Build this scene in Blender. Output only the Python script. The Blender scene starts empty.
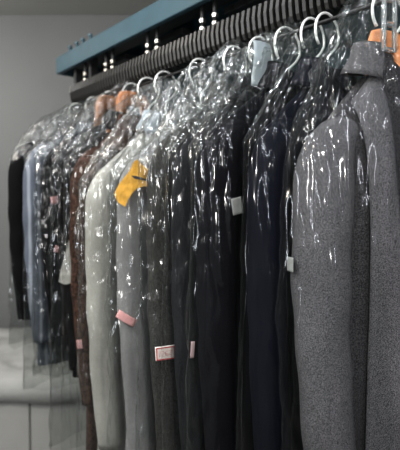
import bpy, bmesh, math, random
from mathutils import Vector, Matrix, noise
from mathutils.bvhtree import BVHTree

random.seed(7)
S = bpy.context.scene
COL = S.collection
PI = math.pi
CAMZ = 1.45                      # eye height above the floor
ANG = math.atan2(-.643, -.766)   # hanger direction (towards the aisle)

# ---------------------------------------------------------------- helpers
def P(t, off=0.0, h=0.0):
    """point on the conveyor line: t metres away along it, off metres towards the aisle, h above eye level"""
    return Vector((.366 - .643*t - .766*off, .95 + .766*t - .643*off, CAMZ + h))

def link(name, me, mats, parent=None, smooth=True):
    o = bpy.data.objects.new(name, me)
    COL.objects.link(o)
    for m in (mats if isinstance(mats, (list, tuple)) else [mats]):
        me.materials.append(m)
    if smooth:
        for p in me.polygons: p.use_smooth = True
    if parent is not None: o.parent = parent
    return o

def from_bm(name, bm, mat, parent=None, smooth=True):
    me = bpy.data.meshes.new(name)
    bmesh.ops.recalc_face_normals(bm, faces=bm.faces)
    bm.to_mesh(me); bm.free()
    return link(name, me, mat, parent, smooth)

def from_py(name, v, f, mat, parent=None, smooth=True):
    me = bpy.data.meshes.new(name)
    me.from_pydata([tuple(p) for p in v], [], f)
    me.validate(); me.update()
    return link(name, me, mat, parent, smooth)

def tag(o, label, cat, group=None):
    o['label'] = label; o['category'] = cat
    if group: o['group'] = group
    return o

def thing(name, label, cat, loc=(0, 0, 0), rz=0.0, group=None):
    o = bpy.data.objects.new(name, None)
    COL.objects.link(o)
    o.location = loc; o.rotation_euler = (0, 0, rz); o.empty_display_size = .05
    return tag(o, label, cat, group)

def struct(o):
    o['kind'] = 'structure'; return o

def bm_box(bm, lo, hi, bevel=0.0, M=None):
    r = bmesh.ops.create_cube(bm, size=1.0)
    vs = r['verts']
    lo = Vector(lo); hi = Vector(hi)
    for v in vs:
        v.co = Vector((lo[i] + (v.co[i] + .5)*(hi[i] - lo[i]) for i in range(3)))
    if bevel > 0:
        es = set(e for v in vs for e in v.link_edges)
        rb = bmesh.ops.bevel(bm, geom=list(es), offset=bevel, segments=2, affect='EDGES', profile=.5)
        vs = list(set(rb['verts']) | set(v for v in vs if v.is_valid))
    if M is not None:
        for v in vs: v.co = M @ v.co
    return vs

def tube(v, f, path, rad, n=10, cap=True, ell=None):
    """adds a tube along path to the vertex and face lists; rad is a number or list"""
    base = len(v); m = len(path)
    path = [Vector(p) for p in path]
    up = None
    for i, p in enumerate(path):
        a = path[max(i-1, 0)]; b = path[min(i+1, m-1)]
        t = (b - a).normalized()
        if up is None:
            up = Vector((0, 1, 0)) if abs(t.y) < .9 else Vector((1, 0, 0))
        s = t.cross(up)
        if s.length < 1e-5: s = t.orthogonal()
        s.normalize(); up = s.cross(t).normalized()
        r = rad[i] if isinstance(rad, (list, tuple)) else rad
        for k in range(n):
            w = 2*PI*k/n
            v.append(p + s*math.cos(w)*r + up*math.sin(w)*r*(ell or 1))
    for i in range(m-1):
        for k in range(n):
            k2 = (k+1) % n
            f.append((base+i*n+k, base+i*n+k2, base+(i+1)*n+k2, base+(i+1)*n+k))
    if cap:
        f.append(tuple(base+k for k in reversed(range(n))))
        f.append(tuple(base+(m-1)*n+k for k in range(n)))

def tube_obj(name, path, rad, mat, parent=None, n=10, ell=None):
    v, f = [], []
    tube(v, f, path, rad, n, True, ell)
    return from_py(name, v, f, mat, parent)

def N3(x, y, z): return noise.noise(Vector((x, y, z)))
def sgnpow(c, e): return math.copysign(abs(c)**e, c)
def lerp(a, b, t): return a + (b - a)*t
def sstep(a, b, x):
    t = min(max((x - a)/(b - a), 0), 1); return t*t*(3 - 2*t)

# ---------------------------------------------------------------- materials
def new_mat(name):
    m = bpy.data.materials.new(name); m.use_nodes = True
    nt = m.node_tree
    return m, nt, nt.nodes['Principled BSDF']

def plain(name, col, rough=.5, metal=0.0, bump=0.0, bscale=200, var=0.0, vscale=8):
    m, nt, b = new_mat(name)
    b.inputs['Base Color'].default_value = (*col, 1)
    b.inputs['Roughness'].default_value = rough
    b.inputs['Metallic'].default_value = metal
    tc = nt.nodes.new('ShaderNodeTexCoord')
    if var:
        n = nt.nodes.new('ShaderNodeTexNoise'); n.inputs['Scale'].default_value = vscale
        n.inputs['Detail'].default_value = 5
        r = nt.nodes.new('ShaderNodeValToRGB')
        r.color_ramp.elements[0].position = .3; r.color_ramp.elements[1].position = .7
        r.color_ramp.elements[0].color = (*[c*(1-var) for c in col], 1)
        r.color_ramp.elements[1].color = (*[min(1, c*(1+var)) for c in col], 1)
        nt.links.new(tc.outputs['Object'], n.inputs['Vector'])
        nt.links.new(n.outputs['Fac'], r.inputs['Fac'])
        nt.links.new(r.outputs['Color'], b.inputs['Base Color'])
    if bump:
        n = nt.nodes.new('ShaderNodeTexNoise'); n.inputs['Scale'].default_value = bscale
        n.inputs['Detail'].default_value = 3
        bp = nt.nodes.new('ShaderNodeBump'); bp.inputs['Strength'].default_value = bump
        bp.inputs['Distance'].default_value = .01
        nt.links.new(tc.outputs['Object'], n.inputs['Vector'])
        nt.links.new(n.outputs['Fac'], bp.inputs['Height'])
        nt.links.new(bp.outputs['Normal'], b.inputs['Normal'])
    return m

def cloth(name, c1, c2, scale=600, rough=.85, stretch=(1, 1, 1), bump=.3, stripes=None):
    """woven cloth: fine two-tone heather, soft large-scale wear, woven bump"""
    m, nt, b = new_mat(name)
    b.inputs['Roughness'].default_value = rough
    b.inputs['Specular IOR Level'].default_value = .12
    tc = nt.nodes.new('ShaderNodeTexCoord')
    mp = nt.nodes.new('ShaderNodeMapping'); mp.inputs['Scale'].default_value = stretch
    nt.links.new(tc.outputs['Object'], mp.inputs['Vector'])
    n = nt.nodes.new('ShaderNodeTexNoise'); n.inputs['Scale'].default_value = scale
    n.inputs['Detail'].default_value = 2
    nt.links.new(mp.outputs['Vector'], n.inputs['Vector'])
    r = nt.nodes.new('ShaderNodeValToRGB')
    r.color_ramp.elements[0].position = .38; r.color_ramp.elements[1].position = .64
    r.color_ramp.elements[0].color = (*c1, 1); r.color_ramp.elements[1].color = (*c2, 1)
    nt.links.new(n.outputs['Fac'], r.inputs['Fac'])
    out = r.outputs['Color']
    n2 = nt.nodes.new('ShaderNodeTexNoise'); n2.inputs['Scale'].default_value = 7
    nt.links.new(tc.outputs['Object'], n2.inputs['Vector'])
    mx = nt.nodes.new('ShaderNodeMix'); mx.data_type = 'RGBA'; mx.blend_type = 'MULTIPLY'
    mx.inputs['Factor'].default_value = .5
    r2 = nt.nodes.new('ShaderNodeValToRGB')
    r2.color_ramp.elements[0].position = .3; r2.color_ramp.elements[1].position = .65
    r2.color_ramp.elements[0].color = (.55, .55, .55, 1); r2.color_ramp.elements[1].color = (1, 1, 1, 1)
    nt.links.new(n2.outputs['Fac'], r2.inputs['Fac'])
    nt.links.new(out, mx.inputs['A']); nt.links.new(r2.outputs['Color'], mx.inputs['B'])
    out = mx.outputs['Result']
    if stripes:
        w = nt.nodes.new('ShaderNodeTexWave'); w.wave_type = 'BANDS'; w.bands_direction = 'X'
        w.inputs['Scale'].default_value = stripes[0]; w.inputs['Distortion'].default_value = .3
        nt.links.new(tc.outputs['Object'], w.inputs['Vector'])
        m2 = nt.nodes.new('ShaderNodeMix'); m2.data_type = 'RGBA'
        r3 = nt.nodes.new('ShaderNodeValToRGB')
        r3.color_ramp.elements[0].position = .7; r3.color_ramp.elements[1].position = .95
        r3.color_ramp.elements[0].color = (0, 0, 0, 1); r3.color_ramp.elements[1].color = (.8, .8, .8, 1)
        nt.links.new(w.outputs['Fac'], r3.inputs['Fac'])
        nt.links.new(r3.outputs['Color'], m2.inputs['Factor'])
        nt.links.new(out, m2.inputs['A']); m2.inputs['B'].default_value = (*stripes[1], 1)
        out = m2.outputs['Result']
    nt.links.new(out, b.inputs['Base Color'])
    bp = nt.nodes.new('ShaderNodeBump'); bp.inputs['Strength'].default_value = bump
    bp.inputs['Distance'].default_value = .002
    nt.links.new(n.outputs['Fac'], bp.inputs['Height'])
    nt.links.new(bp.outputs['Normal'], b.inputs['Normal'])
    return m

def film_mat(name, haze=.05, rough=.09, bump=.35, tint=(.965, .975, .972), wrinkle=60, top=2.4, streak=2.5, facet=1.2, gloss=.032):
    """thin clear polythene: mostly transparent, mirror-like at folds and grazing angles, faintly milky"""
    m = bpy.data.materials.new(name); m.use_nodes = True
    nt = m.node_tree; nt.nodes.clear()
    out = nt.nodes.new('ShaderNodeOutputMaterial')
    tc = nt.nodes.new('ShaderNodeTexCoord')
    mp = nt.nodes.new('ShaderNodeMapping'); mp.inputs['Scale'].default_value = (1, 1, .45)
    nt.links.new(tc.outputs['Object'], mp.inputs['Vector'])
    n1 = nt.nodes.new('ShaderNodeTexNoise'); n1.inputs['Scale'].default_value = wrinkle*.45
    n1.inputs['Detail'].default_value = 3
    v1 = nt.nodes.new('ShaderNodeTexVoronoi'); v1.inputs['Scale'].default_value = wrinkle
    v1.feature = 'F1'
    nt.links.new(mp.outputs['Vector'], n1.inputs['Vector'])
    nt.links.new(mp.outputs['Vector'], v1.inputs['Vector'])
    ad = nt.nodes.new('ShaderNodeMath'); ad.operation = 'MULTIPLY_ADD'
    nt.links.new(v1.outputs['Distance'], ad.inputs[0]); ad.inputs[1].default_value = .22
    nt.links.new(n1.outputs['Fac'], ad.inputs[2])
    # long drawn-out creases running down the film
    mp2 = nt.nodes.new('ShaderNodeMapping'); mp2.inputs['Scale'].default_value = (1, 1, .10)
    mp2.inputs['Rotation'].default_value = (0, .10, 0)
    nt.links.new(tc.outputs['Object'], mp2.inputs['Vector'])
    n3 = nt.nodes.new('ShaderNodeTexNoise'); n3.inputs['Scale'].default_value = wrinkle*.62
    n3.inputs['Detail'].default_value = 1.5
    nt.links.new(mp2.outputs['Vector'], n3.inputs['Vector'])
    sb = nt.nodes.new('ShaderNodeMath'); sb.operation = 'SUBTRACT'; sb.inputs[1].default_value = .5
    nt.links.new(n3.outputs['Fac'], sb.inputs[0])
    ab = nt.nodes.new('ShaderNodeMath'); ab.operation = 'ABSOLUTE'; nt.links.new(sb.outputs[0], ab.inputs[0])
    ad2 = nt.nodes.new('ShaderNodeMath'); ad2.operation = 'MULTIPLY_ADD'
    nt.links.new(ab.outputs[0], ad2.inputs[0]); ad2.inputs[1].default_value = streak; nt.links.new(ad.outputs[0], ad2.inputs[2])
    v2 = nt.nodes.new('ShaderNodeTexVoronoi'); v2.feature = 'DISTANCE_TO_EDGE'; v2.inputs['Scale'].default_value = 26
    mp3 = nt.nodes.new('ShaderNodeMapping'); mp3.inputs['Scale'].default_value = (1, 1, .55)
    nt.links.new(tc.outputs['Object'], mp3.inputs['Vector']); nt.links.new(mp3.outputs['Vector'], v2.inputs['Vector'])
    ad3 = nt.nodes.new('ShaderNodeMath'); ad3.operation = 'MULTIPLY_ADD'
    nt.links.new(v2.outputs['Distance'], ad3.inputs[0]); ad3.inputs[1].default_value = facet; nt.links.new(ad2.outputs[0], ad3.inputs[2])
    bp = nt.nodes.new('ShaderNodeBump'); bp.inputs['Strength'].default_value = bump
    bp.inputs['Distance'].default_value = .012
    nt.links.new(ad3.outputs[0], bp.inputs['Height'])
    gl = nt.nodes.new('ShaderNodeBsdfGlossy'); gl.inputs['Roughness'].default_value = rough
    gl.inputs['Color'].default_value = (1, 1, 1, 1)
    nt.links.new(bp.outputs['Normal'], gl.inputs['Normal'])
    tr = nt.nodes.new('ShaderNodeBsdfTransparent'); tr.inputs['Color'].default_value = (*tint, 1)
    df = nt.nodes.new('ShaderNodeBsdfDiffuse'); df.inputs['Color'].default_value = (.50, .52, .505, 1)
    tl = nt.nodes.new('ShaderNodeBsdfTranslucent'); tl.inputs['Color'].default_value = (.50, .52, .505, 1)
    nt.links.new(bp.outputs['Normal'], df.inputs['Normal'])
    md = nt.nodes.new('ShaderNodeMixShader'); md.inputs[0].default_value = .4
    nt.links.new(df.outputs[0], md.inputs[1]); nt.links.new(tl.outputs[0], md.inputs[2])
    lw = nt.nodes.new('ShaderNodeLayerWeight'); lw.inputs['Blend'].default_value = .5
    pw = nt.nodes.new('ShaderNodeMath'); pw.operation = 'POWER'
    nt.links.new(lw.outputs['Facing'], pw.inputs[0]); pw.inputs[1].default_value = 3.0
    hz = nt.nodes.new('ShaderNodeMath'); hz.operation = 'MULTIPLY_ADD'
    nt.links.new(pw.outputs[0], hz.inputs[0]); hz.inputs[1].default_value = haze*2.2; hz.inputs[2].default_value = haze*.15
    # film bunched up round the hook and shoulders is several layers thick, so milkier
    sx = nt.nodes.new('ShaderNodeSeparateXYZ'); nt.links.new(tc.outputs['Object'], sx.inputs[0])
    mr = nt.nodes.new('ShaderNodeMapRange'); mr.inputs['From Min'].default_value = -.26; mr.inputs['From Max'].default_value = -.02
    mr.inputs['To Min'].default_value = 1.0; mr.inputs['To Max'].default_value = top
    nt.links.new(sx.outputs['Z'], mr.inputs['Value'])
    hm = nt.nodes.new('ShaderNodeMath'); hm.operation = 'MULTIPLY'
    nt.links.new(hz.outputs[0], hm.inputs[0]); nt.links.new(mr.outputs[0], hm.inputs[1])
    cl = nt.nodes.new('ShaderNodeMath'); cl.operation = 'MINIMUM'; cl.inputs[1].default_value = .42
    nt.links.new(hm.outputs[0], cl.inputs[0]); hz = cl
    m1 = nt.nodes.new('ShaderNodeMixShader')
    nt.links.new(hz.outputs[0], m1.inputs[0])
    nt.links.new(tr.outputs[0], m1.inputs[1]); nt.links.new(md.outputs[0], m1.inputs[2])
    lw2 = nt.nodes.new('ShaderNodeLayerWeight'); lw2.inputs['Blend'].default_value = .5
    nt.links.new(bp.outputs['Normal'], lw2.inputs['Normal'])
    pw2 = nt.nodes.new('ShaderNodeMath'); pw2.operation = 'POWER'
    nt.links.new(lw2.outputs['Facing'], pw2.inputs[0]); pw2.inputs[1].default_value = 4.0
    fr = nt.nodes.new('ShaderNodeMath'); fr.operation = 'MULTIPLY_ADD'
    nt.links.new(pw2.outputs[0], fr.inputs[0]); fr.inputs[1].default_value = .40; fr.inputs[2].default_value = gloss
    ly = nt.nodes.new('ShaderNodeMath'); ly.operation = 'MULTIPLY_ADD'      # more layers, more reflections
    nt.links.new(mr.outputs[0], ly.inputs[0]); ly.inputs[1].default_value = .45; ly.inputs[2].default_value = .55
    fm = nt.nodes.new('ShaderNodeMath'); fm.operation = 'MULTIPLY'; fm.use_clamp = True
    nt.links.new(fr.outputs[0], fm.inputs[0]); nt.links.new(ly.outputs[0], fm.inputs[1])
    m2 = nt.nodes.new('ShaderNodeMixShader')
    nt.links.new(fm.outputs[0], m2.inputs[0])
    nt.links.new(m1.outputs[0], m2.inputs[1]); nt.links.new(gl.outputs[0], m2.inputs[2])
    nt.links.new(m2.outputs[0], out.inputs['Surface'])
    return m

M_film = film_mat('film_clear', haze=.030, bump=.42, rough=.15, streak=4.5, top=1.7, wrinkle=34, gloss=.042)
M_film_soft = film_mat('film_soft', haze=.020, bump=.36, wrinkle=40, rough=.15, streak=4.0)
M_film_smooth = film_mat('film_smooth', haze=.020, bump=.16, rough=.14, streak=7.0, facet=.2, wrinkle=20, top=1.0)
M_film_far = film_mat('film_far', haze=.030, bump=.8, rough=.19, wrinkle=38, gloss=.06, tint=(.86, .87, .865), top=1.8)
M_film_busy = film_mat('film_busy', haze=.034, bump=.9, wrinkle=40, rough=.19, gloss=.062)
M_frost = plain('frosted_plastic', (.38, .43, .45), .35)
M_frost.node_tree.nodes['Principled BSDF'].inputs['Transmission Weight'].default_value = .3
M_clear = plain('clear_acrylic', (.85, .88, .88), .08)
M_clear.node_tree.nodes['Principled BSDF'].inputs['Transmission Weight'].default_value = .9
M_wire = plain('white_wire', (.80, .80, .77), .3, .25)
M_steel = plain('bright_steel', (.36, .35, .32), .3, .9)
M_darksteel = plain('dark_steel', (.035, .035, .036), .5, .4)
M_blue = plain('blue_enamel', (.036, .078, .098), .5, 0, var=.12, vscale=12)
M_blue_in = plain('blue_enamel_inner', (.03, .13, .20), .5)
M_teal = plain('teal_panel', (.018, .050, .060), .5, var=.2, vscale=6)
M_fin = plain('grey_slot_plastic', (.032, .031, .029), .4, var=.1, vscale=60)
M_rail = plain('rail_grey', (.022, .0215, .020), .5)
M_wood = plain('orange_wood', (.50, .21, .085), .5, var=.25, vscale=30)
M_paper = plain('tag_paper', (.78, .73, .68), .7)
M_paperw = plain('white_label', (.25, .255, .245), .7, var=.08, vscale=80)
M_red = plain('tag_red_ink', (.45, .04, .05), .7)
M_pink = plain('pink_paper', (.52, .29, .28), .7, var=.12, vscale=50)
M_pinkpale = plain('pale_pink_paper', (.55, .40, .40), .7)
M_mustard = plain('mustard_cloth', (.58, .33, .055), .75, bump=.3, bscale=300, var=.22, vscale=35)
M_button = plain('dark_button', (.02, .02, .02), .3)
M_btngrey = plain('grey_button', (.2, .2, .2), .3)
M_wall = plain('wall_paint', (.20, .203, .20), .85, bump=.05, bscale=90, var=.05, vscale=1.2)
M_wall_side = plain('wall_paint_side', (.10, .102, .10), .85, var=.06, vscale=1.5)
M_floor = plain('floor_vinyl', (.16, .155, .145), .5, var=.12, vscale=4)
M_ceil = plain('ceiling_paint', (.45, .45, .43), .9, var=.03, vscale=2)
M_sheet = plain('white_sheet', (.40, .40, .385), .9, bump=.2, bscale=40, var=.06, vscale=6)
M_cab = plain('cabinet_white', (.42, .415, .395), .6, var=.05, vscale=4)
M_seam = plain('cabinet_seam', (.12, .12, .11), .8)

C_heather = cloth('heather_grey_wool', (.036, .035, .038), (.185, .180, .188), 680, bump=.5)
C_heather_shaded = cloth('heather_grey_shaded', (.016, .0155, .017), (.075, .072, .075), 420, bump=.5)  # same wool as the sleeves, shade of the coat front put into the colour
C_navy = cloth('navy_wool', (.0028, .0034, .0075), (.006, .0075, .014), 500, bump=.25)
C_ink = cloth('ink_wool', (.0035, .0035, .005), (.008, .008, .011), 500, bump=.25)
C_char = cloth('charcoal_wool', (.012, .0125, .014), (.030, .031, .033), 500, bump=.3)
C_tweed = cloth('tweed', (.008, .008, .0075), (.105, .102, .094), 640, bump=.4)
C_midgrey = cloth('mid_grey_wool', (.205, .203, .200), (.290, .287, .282), 500, bump=.25)
C_pale = cloth('pale_grey_cotton', (.33, .322, .292), (.43, .42, .385), 500, bump=.25)
C_paleblue = cloth('pale_blue_cotton', (.33, .37, .40), (.44, .48, .51), 500, bump=.2)
C_brown = cloth('brown_cloth', (.022, .012, .009), (.050, .028, .020), 380, bump=.6)
C_fur = cloth('brown_fur', (.028, .014, .010), (.095, .050, .034), 130, bump=1.0)
C_black = cloth('black_cloth', (.003, .003, .0035), (.007, .007, .0075), 500, bump=.25)
C_blackb = cloth('black_cloth_soft', (.004, .004, .0045), (.011, .011, .0115), 300, bump=.4)
C_shirt = cloth('blue_grey_shirt', (.09, .105, .13), (.15, .165, .195), 500, bump=.2, stripes=(11, (.28, .30, .33)))
C_dkgrey = cloth('dark_grey_knit', (.03, .03, .03), (.07, .07, .068), 260, bump=.6)

# ---------------------------------------------------------------- setting
def quad(name, pts, mat):
    return struct(from_py(name, pts, [(0, 1, 2, 3)], mat, None, False))
BACK = 3.35
quad('floor', [(-2.6, -1.2, 0), (2.2, -1.2, 0), (2.2, BACK, 0), (-2.6, BACK, 0)], M_floor)
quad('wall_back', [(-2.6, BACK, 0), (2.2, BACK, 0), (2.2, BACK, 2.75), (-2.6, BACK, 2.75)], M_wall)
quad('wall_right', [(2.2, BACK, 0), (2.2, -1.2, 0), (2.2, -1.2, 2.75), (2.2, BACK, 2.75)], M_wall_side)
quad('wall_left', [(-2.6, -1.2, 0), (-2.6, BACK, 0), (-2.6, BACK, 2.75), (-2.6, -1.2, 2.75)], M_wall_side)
quad('ceiling', [(-2.6, -1.2, 2.75), (-2.6, BACK, 2.75), (2.2, BACK, 2.75), (2.2, -1.2, 2.75)], M_ceil)
bm = bmesh.new(); bm_box(bm, (-2.6, BACK-.015, 0), (2.2, BACK, .10), .003)
struct(from_bm('baseboard_back', bm, M_cab, None, False))

# ---------------------------------------------------------------- conveyor
RX = Matrix.Translation(P(0)) @ Matrix.Rotation(math.atan2(.766, -.643), 4, 'Z')
# local frame of the conveyor: +x runs away along the line, +y is towards the aisle (left), z above eye level
conv = thing('garment_conveyor', 'blue and grey overhead garment conveyor running above the bagged clothes', 'conveyor', (0, 0, 0))
conv.matrix_world = RX @ Matrix.Translation((0, 0, -CAMZ))
def cpart(name, bm, mat, parent=conv, smooth=False):
    for v in bm.verts: v.co.z += CAMZ
    return from_bm(name, bm, mat, parent, smooth)
T0, T1 = -.55, 1.555
bm = bmesh.new()
bm_box(bm, (T0, -.02, .575), (T1, 0.0, .646), .003)          # front fascia
bm_box(bm, (T0, -.26, .632), (T1, -.0205, .646), .002)        # top plate
bm_box(bm, (T0, -.28, .540), (T1, -.2605, .646), .003)        # back fascia
bm_box(bm, (T1-.012, -.2600, .575), (T1, -.0205, .6315), .002)  # end plate
beam = cpart('housing_beam', bm, M_blue)
bm = bmesh.new(); bm_box(bm, (T0+.01, -.11, .60), (T1-.05, -.04, .631), .002)
cpart('motor_channel', bm, M_darksteel)
for x in (.18, .55, .92, 1.29):
    bm = bmesh.new(); bm_box(bm, (x-.10, -.255, .585), (x+.06, -.13, .605), .002)
    cpart('cover_plate', bm, M_darksteel)
# rail, chain body, support bar
bm = bmesh.new()
bm_box(bm, (T0, -.085, .470), (1.43, -.028, .505), .003)
bm_box(bm, (T0, -.085, .435), (1.43, -.040, .4695), .002)
cpart('rail', bm, M_rail)
def bar(name, a, b, r, mat, parent=conv, n=10):
    a = Vector(a); b = Vector(b); a.z += CAMZ; b.z += CAMZ
    return tube_obj(name, [a, b], r, mat, parent, n)
bar('support_bar', (T0, -.012, .4045), (1.42, -.012, .4045), .0045, M_darksteel)
# slotted fins
k = 0; x = -.40
fin_me = None
while x < 1.42:
    if fin_me is None:
        bm = bmesh.new()
        prof = [(-.030, .505), (-.004, .500), (.002, .470), (-.004, .440), (-.012, .428), (-.034, .430)]
        th = .0042
        va = [bm.verts.new((-th, y, z + CAMZ)) for y, z in prof]
        vb = [bm.verts.new((th, y, z + CAMZ)) for y, z in prof]
        bm.faces.new(va); bm.faces.new(vb[::-1])
        for i in range(len(prof)):
            j = (i+1) % len(prof); bm.faces.new((va[i], va[j], vb[j], vb[i]))
        o = from_bm('slot_fin', bm, M_fin, conv, False); fin_me = o.data
    else:
        o = bpy.data.objects.new('slot_fin', fin_me); COL.objects.link(o); o.parent = conv
    o.location = (x, 0, 0); o.rotation_euler = (0, 0, .22)
    x += .0195
# hanging bolts in pairs between beam and rail
for x in (-.2, .05, .30, .545, .60, .83, .885, 1.12, 1.17, 1.345):
    bm = bmesh.new()
    bmesh.ops.create_cone(bm, cap_ends=True, segments=10, radius1=.0065, radius2=.0065, depth=.095,
                          matrix=Matrix.Translation((x, -.035, .553)))
    rod = cpart('hanger_bolt', bm, M_darksteel, conv, True)
    for z in (.515, .538):
        bm = bmesh.new()
        bmesh.ops.create_cone(bm, cap_ends=True, segments=6, radius1=.0105, radius2=.0105, depth=.011,
                              matrix=Matrix.Translation((x, -.035, z)))
        cpart('nut', bm, M_steel, rod)
for x in (1.27, 1.335, 1.39, 1.455):
    bm = bmesh.new()
    bmesh.ops.create_cone(bm, cap_ends=True, segments=8, radius1=.006, radius2=.006, depth=.03,
                          matrix=Matrix.Translation((x, -.02, .660)))
    bmesh.ops.create_cone(bm, cap_ends=True, segments=6, radius1=.010, radius2=.010, depth=.010,
                          matrix=Matrix.Translation((x, -.02, .672)))
    cpart('top_bolt', bm, M_blue)
bm = bmesh.new()
bm_box(bm, (1.425, -.075, .425), (1.445, -.03, .575), .002)
bm_box(bm, (1.405, -.070, .425), (1.4245, -.035, .440), .001)
cpart('end_bracket', bm, M_darksteel)
bm = bmesh.new(); bm_box(bm, (1.30, -.070, .505), (1.318, -.035, .60), .002)
cpart('end_bracket', bm, M_darksteel)
# return side behind, and the guard panel
bm = bmesh.new(); bm_box(bm, (T0, -.345, .18), (1.22, -.330, .5395), .003)
bm_box(bm, (T0, -.345, .540), (1.22, -.281, .552), .002)
cpart('guard_panel', bm, M_teal)
for x in (T0+.1, 1.44):
    bm = bmesh.new(); bm_box(bm, (x-.022, -.215, -CAMZ), (x+.022, -.171, .632), .003)
    bm_box(bm, (x-.05, -.245, -CAMZ), (x+.05, -.141, -CAMZ+.008), .001)
    cpart('leg', bm, M_darksteel)

# ---------------------------------------------------------------- hangers
def hook_path(zt, r=.042, lean=1):
    """open hook over the bar; the stem comes down at x=0 to z=0 in the hanger's frame, zt is the top of the arc"""
    pts = []
    cz = zt - r
    for i in range(19):
        a = lerp(-.45*PI*.55, PI*1.02, i/18)
        pts.append(Vector((-math.cos(a)*r*1.0*lean*-1, 0, cz + math.sin(a)*r)))
    # from open tip round to the stem side, then into the neck
    pts += [Vector((-lean*r*.97, 0, cz - .012)), Vector((-lean*r*.70, 0, cz - .028)), Vector((-lean*.004, 0, cz - .050))]
    z = cz - .050
    while z > .012:
        z -= .012; pts.append(Vector((0, 0, max(z, .004))))
    return pts

def wire_hanger(t, label, zneck, ztop=.414, off=.0, tilt=0.0, r=.042, lean=1, group=None, W=.165, drop=.15):
    g = thing('wire_hanger', label, 'hanger', P(t, off, zneck), ANG + tilt, group)
    hp = hook_path(ztop - zneck, r, lean)
    tube_obj('hook', hp, .0030, M_wire, g, 8)
    v, f = [], []
    tube(v, f, [(0, .003*math.cos(q*1.3), .05 - q*.006 + 0) if False else (.003*math.cos(q*1.3), .003*math.sin(q*1.3), .03 - q*.003) for q in range(10)], .0022, 6)
    tube(v, f, [(0, 0, 0), (W*.5, 0, -drop*.42), (W, 0, -drop), (W*.98, 0, -drop-.012), (0, 0, -drop-.012),
                (-W*.98, 0, -drop-.012), (-W, 0, -drop), (-W*.5, 0, -drop*.42), (0, 0, 0)], .0018, 6)
    from_py('shoulder_wire', v, f, M_wire, g)
    return g

def wood_hanger(t, label, zneck, ztop=.414, off=0.0, tilt=0.0, W=.175, drop=.175, group=None, high=.022, lift=.075, lean=1):
    g = thing('wooden_hanger', label, 'hanger', P(t, off, zneck), ANG + tilt, group)
    tube_obj('hook', hook_path(ztop - zneck,   .042, lean), .0030, M_wire, g, 8)
    v, f = [], []
    n = 40
    path = []; rad = []
    for i in range(n+1):
        u = -1 + 2*i/n
        path.append((u*W, .012*(u*u), -drop*max(0, abs(u) - .2)**1.1 - .004 - lift*sstep(.22, .36, abs(u)))); rad.append(high*(1 - .45*max(0, abs(u) - .15)) if abs(u) < .26 else high*.62)
    tube(v, f, path, rad, 12, True, .42)
    from_py('wooden_bar', v, f, M_wood, g)
    return g

# ---------------------------------------------------------------- garments
def body_mesh(W, D, L, drop, hem=1.0, waist=.96, fold=.010, ffreq=16, seed=0, nz=54, nt=84, skew=0.0, bulge=1.0):
    v, f = [], []
    for i in range(nz+1):
        s = (i/nz)**1.25
        prof = lerp(1, waist, sstep(0, .42, s)) if s < .42 else lerp(waist, hem, sstep(.42, 1, s))
        a = W*prof
        b = D*(1 - .86*math.exp(-s/.055))*bulge
        if s > .3: b *= lerp(1, .86, (s-.3)/.7)
        for k in range(nt):
            th = 2*PI*k/nt
            c, sn = math.cos(th), math.sin(th)
            x = a*sgnpow(c, .75); y = b*sgnpow(sn, .62)
            z = -drop*(abs(x)/W)**1.25*(1 - s)**2 - s*L
            am = fold*sstep(.10, .75, s)
            w = N3(x*ffreq + seed, seed*.7 + (1 if sn > 0 else -1)*3, z*1.7)
            w2 = N3(x*ffreq*2.3 + seed*2, 5 + seed, z*5)
            y += math.copysign(1, sn)*abs(sn)**.5*(am*w*1.5 + .0035*w2*sstep(.05, .2, s))
            x += .35*am*N3(th*2.0 + seed, z*3, seed) * abs(c) + skew*s
            v.append(Vector((x, y, z)))
    for i in range(nz):
        for k in range(nt):
            k2 = (k+1) % nt
            f.append((i*nt+k, (i+1)*nt+k, (i+1)*nt+k2, i*nt+k2))
    h = nt//2                                   # close the shoulder ridge
    for k in range(h):
        a, b2 = k, (k+1)
        c2, d = (nt - k - 1) % nt, (nt - k) % nt
        q = [a, b2, c2, d]
        if len(set(q)) == 4: f.append(tuple(q))
        else: f.append(tuple(dict.fromkeys(q)))
    return v, f

def sleeve_mesh(W, drop, length, rx, ry, side, seed, fwd=.015, out=-.010, wr=.0016):
    v, f = [], []
    n, m = 24, 46
    for i in range(m+1):
        s = i/m
        # centre line: over the shoulder, then down
        if s < .16:
            q = s/.16
            cx = W - .080 + (.080 + out)*math.sin(q*PI/2); cz = -drop + .006 - .095*(1 - math.cos(q*PI/2))
        else:
            q = (s - .16)/.84
            cx = W + out - .010*q + .012*math.sin(q*PI); cz = -drop - .089 - q*length
        cy = fwd*sstep(.3, 1, s)
        k0 = min(1, (s/.16))**.7 if s < .16 else 1
        r1 = rx*lerp(1, .74, s)*lerp(.35, 1, k0); r2 = ry*lerp(1, .74, s)*lerp(.5, 1, k0)
        for k in range(n):
            th = 2*PI*k/n
            c, sn = math.cos(th), math.sin(th)
            w = wr*math.sin(s*34 + 2.5*math.cos(th + seed) + seed)*(.35 + .9*math.exp(-((s-.52)/.16)**2))
            w += wr*1.6*N3(c*1.6 + seed, sn*1.6, s*6)
            rr1, rr2 = r1 + w*sstep(.05, .15, s), r2 + w*sstep(.05, .15, s)
            tilt = lerp(PI/2, 0, min(1, s/.16))    # ring turns from facing sideways to facing down
            px = rr1*c*math.cos(tilt*.8); pz = rr1*c*math.sin(tilt*.8)
            v.append(Vector((side*(cx + px), cy + rr2*sn, cz + pz)))
    for i in range(m):
        for k in range(n):
            k2 = (k+1) % n
            q = (i*n+k, i*n+k2, (i+1)*n+k2, (i+1)*n+k); f.append(q[::-1] if side > 0 else q)
    f.append(tuple(range(n))); f.append(tuple((m*n+k) for k in reversed(range(n))))
    return v, f

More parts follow.
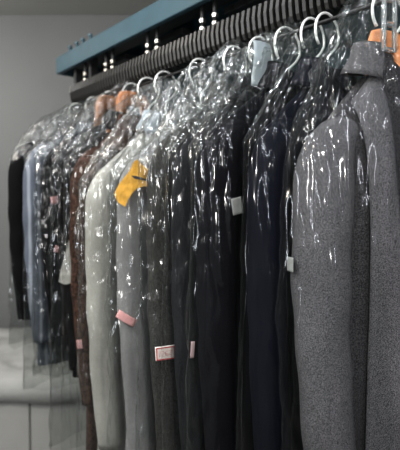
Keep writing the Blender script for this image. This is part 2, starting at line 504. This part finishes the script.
def collar_mesh(rx=.068, ry=.046, stand=.030, fall=.045, spread=.02, open_=.55, z0=-.004, fur=0.0, seed=0):
    v, f = [], []
    n = 40
    prof = [(-.006, -.012, 0), (-.004, stand*.5, 0), (-.002, stand, 0), (.004, stand+.005, 0), (.010, stand, 0),
            (.016, stand - fall*.4, .4), (.016 + spread*.7, stand - fall*.8, .8), (.014 + spread, stand - fall*1.0, 1), (.006+spread*.6, stand - fall*.95, 1)]
    m = len(prof)
    for i in range(n+1):
        a = lerp(-PI + open_, PI - open_, i/n)    # 0 is the back of the neck
        front = abs(a)/PI
        for dr, dz, q in prof:
            r = dr*(1 + fur)
            jit = fur*.006*N3(a*9 + seed, dz*90, seed) if fur else 0
            x = (rx + r + jit)*math.sin(a); y = -(ry + r*.6 + jit)*math.cos(a)
            z = z0 + dz - .030*front**2 - .018*q*front
            v.append(Vector((x, y, z)))
    for i in range(n):
        for j in range(m-1):
            f.append((i*m+j, (i+1)*m+j, (i+1)*m+j+1, i*m+j+1))
    return v, f

def lapel_mesh(side, W, D, surf, zb=-.36, wide=.098, lift=.006, long=False):
    inner = [(.052, -.028), (.046, -.08), (.034, -.16), (.018, -.26), (.006, zb)]
    outer = [(.060, -.045), (wide, -.105), (wide*.93, -.17), (wide*.55, -.27), (.012, zb-.004)]
    if long:                             # coat hanging open: the facing turns back all the way down
        inner = [(.052, -.028), (.058, -.08), (.050, -.20), (.030, -.48), (.026, -.97)]
        outer = [(.060, -.045), (.112, -.100), (.104, -.20), (.090, -.48), (.078, -.97)]
    v, f = [], []
    n, m = (60, 10) if long else (20, 8)
    def ev(pl, s):
        q = s*(len(pl)-1); i = min(int(q), len(pl)-2); t = q - i
        return lerp(pl[i][0], pl[i+1][0], t), lerp(pl[i][1], pl[i+1][1], t)
    for i in range(n+1):
        s = i/n
        xi, zi = ev(inner, s); xo, zo = ev(outer, s)
        for j in range(m+1):
            t = j/m
            x = lerp(xi, xo, t); z = lerp(zi, zo, t)
            y = surf(side*x, z) + lift + .007*math.sin(t*PI) + .005*(1-t)
            v.append(Vector((side*x, y, z)))
    for i in range(n):
        for j in range(m):
            q = (i*(m+1)+j, (i+1)*(m+1)+j, (i+1)*(m+1)+j+1, i*(m+1)+j+1)
            f.append(q if side > 0 else q[::-1])
    return v, f

def crease(x, y, z):
    """crumpled-sheet height: flat facets meeting in sharp folds"""
    d, _p = noise.voronoi(Vector((x, y, z)))
    return d[1] - d[0]

def film_mesh(top, W, D, L, drop, seed, hem=1.08, crump=.012, nz=120, nt=170, neck=.022, dome=1.6, flare=0.0, tcr=1.0, lcr=1.0):
    """loose film bag: gathered at the hook, tented over the shoulders, falling straight, open at the foot"""
    v, f = [], []
    T = .34
    zsh = -drop - .03
    for i in range(nz+1):
        s = i/nz
        if s < T:
            q = s/T
            a = neck + (W - neck)*q**.95
            z = top + (zsh - top)*(q**dome)
            b = lerp(.020, D, min(1, q*1.25)**.55)
        else:
            q = (s - T)/(1 - T)
            a = W*lerp(1, hem, q) ; z = zsh - q*(L + zsh)
            b = D*lerp(1, 1.0 + flare, q)
        for k in range(nt):
            th = 2*PI*k/nt
            c, sn = math.cos(th), math.sin(th)
            x = a*sgnpow(c, .70); y = b*sgnpow(sn, .75)
            up = 1 - sstep(T*.6, T*1.2, s)
            sd = 2.3 if sn > 0 else 0
            wob = .35*N3(x*4 + seed, sd, z*3)
            # long folds falling from the shoulders, slightly slanting
            g = x*17 + seed*3.1 + z*1.6*math.sin(seed) + wob
            lo = abs(N3(g, y*12 + sd, z*1.1 + seed)) - .22
            mid = crease(x*13 + seed, y*10 + sd, z*5.5) - .28
            hi = abs(N3(x*42 + seed, y*30 + 4, z*14)) - .2
            tc_ = crease(x*21 + seed, y*26 + sd, z*21) - .28
            t2 = abs(N3(th*3.2 + seed, z*9, seed*2.0)) - .22
            d = crump*lerp(lo*1.7 + (mid*.55 + hi*.30)*lcr, (tc_*.9 + t2*1.7 + hi*.5)*tcr, up)
            d = max(d, -.007)
            x += math.copysign(d*abs(c)**.6, c); y += math.copysign(d*abs(sn)**.6, sn)
            zz = z + up*crump*tcr*(.9*N3(x*15, y*15, seed + z*12) + .5*tc_)
            if i > nz - 6: zz += .02*N3(th*1.5 + seed, seed, 0)
            v.append(Vector((x, y, zz)))
    for i in range(nz):
        for k in range(nt):
            k2 = (k+1) % nt
            f.append((i*nt+k, (i+1)*nt+k, (i+1)*nt+k2, i*nt+k2))
    return v, f

def fix(o, loc, rot=(0, 0, 0)):
    o.location = loc; o.rotation_euler = rot; return o

def patch(name, mat, parent, w, h, loc, rot=(0, 0, 0), bend=.15, th=.0012):
    """a slightly curled paper or cloth label, in its own x-z plane, facing +y"""
    v, f = [], []
    n = 8
    for lay in (0, 1):
        for i in range(n+1):
            for j in range(n+1):
                x = (i/n - .5)*w; z = (j/n - .5)*h
                v.append(Vector((x, (th if lay else 0) + bend*w*(1 - (2*i/n - 1)**2)*.3 + .1*bend*h*math.sin(j/n*3), z)))
    m = n+1; o_ = m*m
    for i in range(n):
        for j in range(n):
            f.append((i*m+j, i*m+j+1, (i+1)*m+j+1, (i+1)*m+j)); f.append((o_+i*m+j, o_+(i+1)*m+j, o_+(i+1)*m+j+1, o_+i*m+j+1))
    for i in range(n):
        for (a, b) in ((i*m, (i+1)*m), ((i+1)*m+n, i*m+n)): f.append((a, b, b+o_, a+o_))
        for (a, b) in ((i+1, i), (n*m+i, n*m+i+1)): f.append((a, b, b+o_, a+o_))
    return fix(from_py(name, v, f, mat, parent), loc, rot)

GT = []
def garment(name, cat, label, t, mat, zneck=.30, off=0.0, W=.236, D=.036, L=.85, drop=.12, tilt=0.0, seed=1,
            sl=.56, rx=.052, ry=.040, collar='coat', lapels=True, fold=.010, hem=1.0, film=M_film, ftop=None, fL=None,
            fW=None, fD=None, crump=.012, smat=None, cmat=None, lmat=None, buttons=3, dome=1.6, group=None, waist=.96,
            skew=0.0, fhem=1.06, neck=.022, flare=0.0, fwd=.015, lim=None, tcr=1.0, lcr=1.0):
    g = thing(name, label, cat, P(t, off, zneck), ANG + tilt, group)
    v, f = body_mesh(W, D, L, drop, hem, waist, fold, 16, seed, skew=skew)
    from_py('body', v, f, mat, g)
    bvh = BVHTree.FromPolygons(v, f)
    def surf(x, z):
        h = bvh.ray_cast(Vector((x, .5, z)), Vector((0, -1, 0)))
        return h[0].y if h[0] is not None else .01
    if sl:
        for side in (1, -1):
            v, f = sleeve_mesh(W, drop, sl, rx, ry, side, seed + side*.7, fwd=fwd)
            from_py('sleeve', v, f, smat or mat, g)
    if collar:
        if collar == 'fur':
            v, f = collar_mesh(.085, .045, .040, .105, .030, .5, fur=1.2, seed=seed)
        elif collar == 'shirt':
            v, f = collar_mesh(.060, .040, .028, .042, .016, .25)
        else:
            v, f = collar_mesh(.068, .044, .030, .050, .022, .7)
        from_py('collar', v, f, cmat or mat, g)
    if lapels:
        for side in (1, -1):
            v, f = lapel_mesh(side, W, D, surf, long=(name == 'overcoat'))
            o = from_py('lapel', v, f, lmat or mat, g)
            md = o.modifiers.new('thick', 'SOLIDIFY'); md.thickness = .004; md.offset = -1
    for i in range(buttons):
        bm = bmesh.new()
        z = -.38 - i*.10 if lapels else -.10 - i*.09
        bmesh.ops.create_cone(bm, cap_ends=True, segments=16, radius1=.009, radius2=.0075, depth=.004,
                              matrix=Matrix.Translation((.004, surf(.004, z) + .004, z)) @ Matrix.Rotation(-PI/2, 4, 'X'))
        from_bm('button', bm, M_button if lapels else M_btngrey, g)
    if film is not None:
        ft = ftop if ftop is not None else .075
        v, f = film_mesh(ft, fW or (W + rx + .004), fD or (D + .012), fL or (L + .10), drop, seed,
                         crump=crump, dome=dome, hem=fhem, neck=neck, flare=flare, tcr=tcr, lcr=lcr)
        from_py('plastic_cover', v, f, film, g)
    if lim:                              # neighbours press against each other: cloth and film flatten where they meet
        lo_, hi_ = lim
        for o in g.children:
            for p in o.data.vertices:
                m_ = hi_ if p.co.y > 0 else lo_
                q = .7*m_
                if abs(p.co.y) > q: p.co.y = math.copysign(q + .3*m_*math.tanh((abs(p.co.y) - q)/(.3*m_)), p.co.y)
    GT.append(g)
    return g

# ---- near to far -------------------------------------------------------
A = garment('overcoat', 'coat', 'heather grey wool overcoat under clear film, nearest at the right edge', 0.0, C_heather_shaded,
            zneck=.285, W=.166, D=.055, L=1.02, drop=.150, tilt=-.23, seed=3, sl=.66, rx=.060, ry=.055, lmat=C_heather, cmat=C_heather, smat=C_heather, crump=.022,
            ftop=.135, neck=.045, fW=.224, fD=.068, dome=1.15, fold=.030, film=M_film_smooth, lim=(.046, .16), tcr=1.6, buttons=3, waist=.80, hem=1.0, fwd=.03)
G2 = garment('navy_jacket', 'jacket', 'very dark navy jacket with a broad smooth side, just left of the overcoat', .140, C_navy,
             zneck=.285, W=.192, D=.034, L=.98, drop=.135, seed=11, sl=.70, rx=.048, ry=.044, crump=.016, ftop=.10, film=M_film_smooth,
             dome=1.1, lim=(.024, .055), hem=1.12, tcr=1.5)
G3 = garment('black_jacket', 'jacket', 'inky black jacket with bright film glints and a white label on its edge', .245, C_ink,
             zneck=.300, W=.230, D=.036, L=.98, drop=.145, seed=17, sl=.70, rx=.052, ry=.044, crump=.022, ftop=.115, film=M_film,
             dome=1.0, lim=(.044, .052), hem=1.10, tcr=2.2)
G4 = garment('charcoal_jacket', 'jacket', 'smooth charcoal jacket with a small pink tag on its edge, right of the tweed', .335, C_char,
             zneck=.290, W=.230, D=.030, L=.98, drop=.140, seed=23, sl=.70, rx=.050, ry=.038, crump=.018, ftop=.11, film=M_film,
             dome=1.0, lim=(.044, .044), hem=1.10, tcr=2.2)
G5 = garment('tweed_jacket', 'jacket', 'dark speckled tweed jacket carrying a red-bordered white laundry tag', .425, C_tweed,
             zneck=.290, W=.234, D=.032, L=1.0, drop=.140, seed=29, sl=.72, rx=.051, ry=.038, crump=.018, ftop=.12, film=M_film_busy,
             dome=1.0, lim=(.060, .044), hem=1.10, tcr=2.2, lcr=2.4)
G6 = garment('grey_coat', 'coat', 'mid grey coat with a folded mustard tab near the shoulder and a pink tag below', .565, C_midgrey,
             zneck=.270, W=.230, D=.038, L=1.08, drop=.155, fold=.020, seed=31, sl=.68, rx=.052, ry=.042, crump=.016, ftop=.125, film=M_film_busy,
             dome=1.1, lim=(.075, .075), hem=1.12, tcr=1.3, lcr=2.4)
G7 = garment('pale_coat', 'coat', 'pale grey coat with a light collar in shiny crinkled film, left of the mustard tab', .735, C_pale,
             zneck=.265, W=.230, D=.042, L=1.15, drop=.170, fold=.022, seed=37, sl=.70, rx=.054, ry=.046, crump=.016, ftop=.13, film=M_film_busy,
             cmat=C_paleblue, dome=1.1, lim=(.046, .085), hem=1.08, tcr=1.3, lcr=3.4)
G8 = garment('brown_coat', 'coat', 'furry brown coat, just behind the pale grey coat', .830, C_fur,
             zneck=.255, W=.234, D=.034, L=1.1, drop=.105, seed=41, sl=.66, rx=.053, ry=.040, crump=.014, ftop=.10,
             collar='fur', cmat=C_fur, lapels=False, smat=C_fur, film=M_film_soft, lim=(.044, .045), hem=1.0)
G9 = garment('black_coat', 'coat', 'black coat in glittering film with a pale flap, left of the brown coat', .925, C_black,
             zneck=.290, W=.230, D=.032, L=.84, drop=.120, seed=43, sl=.60, rx=.052, ry=.038, crump=.020, ftop=.11, fL=1.05, film=M_film_far,
             lim=(.070, .044), tcr=1.4, lcr=2.4)
G10 = garment('dark_cardigan', 'cardigan', 'black cardigan with two small pink tags, right of the blue-grey shirt', 1.07, C_blackb,
              zneck=.310, W=.226, D=.036, L=.74, drop=.120, seed=47, sl=.54, rx=.052, ry=.042, crump=.018, ftop=.08, fL=.88, film=M_film_far,
              lapels=False, collar=None, lim=(.060, .072), tcr=1.3, lcr=2.4)
G11 = garment('blue_grey_shirt', 'shirt', 'blue-grey striped long-sleeved shirt in clear film, second from the far left end', 1.195, C_shirt,
              zneck=.300, W=.236, D=.032, L=.88, drop=.100, seed=53, sl=.60, rx=.056, ry=.044, crump=.014, ftop=.09, fL=.96, fW=.272, film=M_film_far,
              lapels=False, collar='shirt', buttons=5, lim=(.070, .060), tcr=1.3)
G12 = garment('short_black_jacket', 'jacket', 'short black jacket in hazy film at the far left end of the row', 1.345, C_black,
              zneck=.310, W=.236, D=.036, L=.68, drop=.095, seed=59, sl=.56, rx=.058, ry=.044, crump=.014, ftop=.09, fL=.84, fW=.272, film=M_film_far,
              lim=(.060, .074), tcr=1.4)

# ---- hangers ------------------------------------------------------------
HA = wood_hanger(0.0, 'wooden hanger carrying the nearest grey overcoat', .322, tilt=-.23, W=.14)
wire_hanger(.140, 'white wire hanger of the navy jacket, front hook of the close pair', .272)
wire_hanger(.178, 'white wire hanger, rear hook of the close pair left of the overcoat', .272, W=.13)
H3 = wire_hanger(.250, 'white wire hanger with a wide open hook beside the frosted plastic strip', .285, r=.045)
for t, zn, lb in ((.335, .275, 'wire hanger of the charcoal jacket, under crumpled film'),
                  (.425, .275, 'wire hanger of the tweed jacket, under crumpled film'),
                  (.565, .255, 'wire hanger of the mid grey coat'),
                  (.735, .250, 'silvery wire hanger of the pale grey coat'),
                  (.830, .240, 'wire hanger of the brown coat'),
                  (1.195, .285, 'wire hanger of the blue-grey shirt'),
                  (1.345, .295, 'wire hanger of the short black jacket at the far end')):
    wire_hanger(t, lb, zn)
wood_hanger(.925, 'orange wooden hanger of the black coat, right of two at the far end', .365, high=.026)
wood_hanger(1.07, 'orange wooden hanger of the black cardigan, left of two at the far end', .375, high=.026)

# ---- tags, labels and loose pieces pinned to the clothes ------------------
def outline(name, mat, parent, pts, loc, rz, th=.002, R=.07, roll=0.0, bmat=None):
    """a cut piece of cloth or paper from an outline in its own x-z plane, wrapped round a radius R, facing +y"""
    bm = bmesh.new()
    vs = [bm.verts.new((x, 0, z)) for x, z in pts]
    bm.faces.new(vs)
    bmesh.ops.triangulate(bm, faces=bm.faces[:])
    for _ in range(3):
        bmesh.ops.subdivide_edges(bm, edges=[e for e in bm.edges if e.calc_length() > .008], cuts=1, use_grid_fill=False)
        bmesh.ops.triangulate(bm, faces=bm.faces[:])
    r = bmesh.ops.extrude_face_region(bm, geom=bm.faces[:])
    for e in r['geom']:
        if isinstance(e, bmesh.types.BMVert): e.co.y += th
    for v in bm.verts:
        v.co.y += -(v.co.x**2)/(2*R) + .0015*N3(v.co.x*70, 1, v.co.z*70)
    return fix(from_bm(name, bm, mat, parent, False), loc, (0, roll, rz))
u_ = .00285
def px(l, cx, cy, k=u_): return [(-(x - cx)*k, -(y - cy)*k) for x, y in l]
mp_ = [(113.3, 193.7), (117, 201), (122.9, 204.7), (125.6, 198.5), (129, 193), (133.2, 188.9), (139, 187), (144, 188), (149, 190.2),
       (151.8, 184.8), (151.5, 179), (150.4, 175), (145.5, 173), (140.8, 171), (137, 167.5), (133.2, 164), (130.4, 166.2), (127, 173.8), (122, 180), (118, 184.8)]
tab = outline('cloth_tab', M_mustard, G6, px(mp_, 132, 183), (.252, .050, -.213), math.radians(-33), .003, .2)
tab['label'] = 'folded mustard yellow cloth tab'
slit = outline('fold_slit', M_darksteel, tab, px([(128.5, 178), (131, 180.5), (139, 181.8), (150, 185), (150.5, 184), (139, 180.2), (132, 178)], 132, 183), (0, .0032, 0), 0, .0006, .2)
p = patch('paper_tag', M_pink, G6, .052, .021, (.272, .036, -.551), (0, math.radians(-30), math.radians(-42)), .25); p['label'] = 'crumpled pink paper tag'
tg = patch('paper_tag', M_paper, G5, .046, .032, (.258, .040, -.626), (0, math.radians(3), math.radians(-24)), .08); tg['label'] = 'white laundry tag with a red border'
def frame_strip(name, par, w, h, t, y):
    v, f = [], []
    for q, (a, b) in enumerate(((w, h), (w - 2*t, h - 2*t))):
        for sx, sz in ((-1, -1), (1, -1), (1, 1), (-1, 1)): v.append(Vector((sx*a/2, y, sz*b/2)))
    for i in range(4): f.append((i, (i+1) % 4, 4 + (i+1) % 4, 4 + i))
    return from_py(name, v, f, M_red, par, False)
frame_strip('red_border', tg, .043, .029, .0024, .0052)
v, f = [], []
for cx, pts in ((.011, [(-.003, .005), (.003, .006), (.001, .001), (-.003, -.002), (.002, -.006)]), (.003, [(.002, .006), (-.003, .003), (-.003, -.005), (.002, -.006), (.003, -.002), (-.002, -.001)]),
                (-.006, [(-.002, .004), (.001, .006), (.003, .002), (-.003, -.005), (.003, -.006)]), (-.013, [(.001, .006), (-.001, -.006)])):
    tube(v, f, [(-(cx + a), .0055, b) for a, b in pts], .0005, 5)
from_py('inked_marks', v, f, M_red, tg)
p = patch('paper_tag', M_pinkpale, G4, .009, .036, (.250, .038, -.600), (0, math.radians(-4), math.radians(-20)), .3); p['label'] = 'narrow pinkish paper tag seen edge-on'
p = patch('paper_label', M_paperw, G3, .028, .034, (.212, .044, -.302), (0, math.radians(12), math.radians(-5)), .1); p['label'] = 'plain white label'
p = patch('paper_label', M_paperw, A, .022, .026, (.226, -.006, -.391), (0, 0, math.radians(-100)), .1); p['label'] = 'small plain white label'
fl = outline('shirt_flap', C_pale, G9, px([(70.5, 238), (67, 250), (63, 264), (59.5, 279), (66, 282), (73, 280), (73.5, 262)], 66, 262, .0032), (.268, .034, -.470), math.radians(-40), .003, .2)
fl['label'] = 'pale pointed cloth flap'
p = patch('paper_tag', M_pink, G10, .026, .024, (.240, .043, -.294), (0, .2, math.radians(-20)), .3)
p = patch('paper_tag', M_pink, G10, .022, .022, (.232, .044, -.457), (0, -.3, math.radians(-10)), .3)
p = patch('paper_tag', M_pink, G8, .016, .026, (.268, .032, -.662), (0, .1, math.radians(-40)), .3)

# frosted strip on the open-hooked hanger, clear clip on the overcoat's hanger
v, f = [], []
n = 14
for i in range(n+1):
    q = i/n
    for k in range(9):
        w_ = (k/8 - .5)
        v.append(Vector((.088 + w_*.056, .006*math.cos(w_*PI) + .004*math.sin(q*5) + .003*N3(w_*4, q*6, 2), -.024 + .10 - q*.098)))
for i in range(n):
    for k in range(8):
        a = i*9 + k; f.append((a, a+1, a+10, a+9))
o = from_py('plastic_strip', v, f, M_frost, H3)
md = o.modifiers.new('thick', 'SOLIDIFY'); md.thickness = .003
o['label'] = 'frosted pale plastic strip'
bm = bmesh.new()
for x0, x1, z0, z1 in ((-.016, -.010, -.05, .045), (.010, .016, -.05, .045), (-.0099, .0099, .036, .045), (-.0099, .0099, -.006, .002), (-.0099, .0099, -.05, -.043)):
    bm_box(bm, (x0, -.004, z0), (x1, .004, z1), .0015)
o = fix(from_bm('plastic_clip', bm, M_clear, HA), (.070, .066, -.002))
o['label'] = 'clear plastic clip'

# ---------------------------------------------------------------- left background
cab = thing('cabinet', 'low white panelled cabinet at the far left below the clothes', 'cabinet', (-1.25, 2.3, 0))
bm = bmesh.new(); bm_box(bm, (-1.0, 0, .06), (1.15, .95, .56), .006); from_bm('carcass', bm, M_cab, cab, False)
bm = bmesh.new(); bm_box(bm, (-1.02, -.025, .5605), (1.17, .97, .59), .006); from_bm('worktop', bm, M_cab, cab, False)
bm = bmesh.new(); bm_box(bm, (-.96, .03, 0), (1.11, .92, .0595), .003); from_bm('plinth', bm, M_seam, cab, False)
for i in range(6):
    x0 = -.99 + i*.355
    bm = bmesh.new(); bm_box(bm, (x0, -.016, .075), (x0+.347, -.0005, .545), .004); from_bm('door', bm, M_cab, cab, False)
# rumpled white cloth on top
v, f = [], []
n, m = 70, 50
for i in range(n+1):
    for j in range(m+1):
        x = -2.2 + 2.05*i/n; y = 2.26 + .96*j/m
        z = .5985 + .045*(abs(N3(x*3, y*4, 1)))**.8 + .02*abs(N3(x*9, y*8, 2)) + .012*(N3(x*20, y*20, 3)+1)*.5
        if j < 4: 
            y = (2.258, 2.260, 2.264, 2.285)[j] + .004*N3(x*9, 0, 0); z = (.505 + .012*N3(x*6, 3, 0), .56, .603, .612)[j]
        v.append(Vector((x, y, z)))
for i in range(n):
    for j in range(m):
        a = i*(m+1)+j; f.append((a, a+m+1, a+m+2, a+1))
o = from_py('cloth', v, f, M_sheet)
md = o.modifiers.new('thick', 'SOLIDIFY'); md.thickness = .004; md.offset = 1
tag(o, 'rumpled white cloth lying on the low cabinet at far left', 'cloth')

# ---------------------------------------------------------------- light
def area(name, loc, target, sx, sy, power, col=(1, 1, 1)):
    l = bpy.data.lights.new(name, 'AREA'); l.shape = 'RECTANGLE'; l.size = sx; l.size_y = sy; l.energy = power; l.color = col
    o = bpy.data.objects.new(name, l); COL.objects.link(o); o.location = loc
    d = Vector(target) - Vector(loc)
    o.rotation_euler = d.to_track_quat('-Z', 'Y').to_euler()
    return o
area('ceiling_tube_light', (-1.2, .3, 2.70), (0, 1.1, 1.2), 1.2, .10, 10, (.93, .96, 1))
area('window_light', (-2.4, .35, 1.75), (.1, 1.3, 1.25), .16, 1.1, 20, (.88, .93, 1))
area('added_streak_light', (1.25, -.45, 1.95), (.1, 1.2, 1.3), .08, 1.1, 9, (.90, .92, 1))  # unseen strip added to draw long streaks on the film fronts
area('added_glint_light', (-1.75, .9, 2.15), (-.4, 1.8, 1.2), .10, .10, 9, (1, .93, .82))  # small extra source, added for more glints on the far film
area('added_wall_wash', (-1.9, 2.2, 2.5), (-1.6, 3.3, 1.3), .3, .3, 16, (1, .98, .95))  # added wash to brighten the far left wall, no real fitting
for i_, x_ in enumerate((-2.0, -1.2, -.4, .5)):
    for j_, y_ in enumerate((-.8, .3, 1.3)):
        area('added_sparkle_light', (x_ + .13*(j_ % 2), y_, 2.72), (x_*.4, lerp(y_, 1.3, .5), 1.2), .07, .07, 5.5, (1, .96, .90) if x_ < -1 else (.92, .95, 1))  # grid of small sources added to scatter sparkles over the film
area('camera_flash', (.20, -.06, 1.62), (.05, 1.4, 1.35), .07, .045, 6.5, (1, .98, .95))
w = bpy.data.worlds.new('World'); S.world = w; w.use_nodes = True
w.node_tree.nodes['Background'].inputs['Color'].default_value = (.6, .65, .7, 1)
w.node_tree.nodes['Background'].inputs['Strength'].default_value = .25

# ---------------------------------------------------------------- camera
cd = bpy.data.cameras.new('Camera'); cam = bpy.data.objects.new('Camera', cd); COL.objects.link(cam)
cd.sensor_fit = 'HORIZONTAL'; cd.sensor_width = 36; cd.lens = 43.2
cam.location = (0, 0, CAMZ); cam.rotation_euler = (PI/2 - math.radians(2.4), 0, 0)
cd.clip_start = .02
cd.dof.use_dof = True; cd.dof.focus_distance = .95; cd.dof.aperture_fstop = 4.5
S.camera = cam
S.view_settings.view_transform = 'Standard'
S.view_settings.gamma = .84
S.view_settings.exposure = .12
S.cycles.transparent_max_bounces = 40
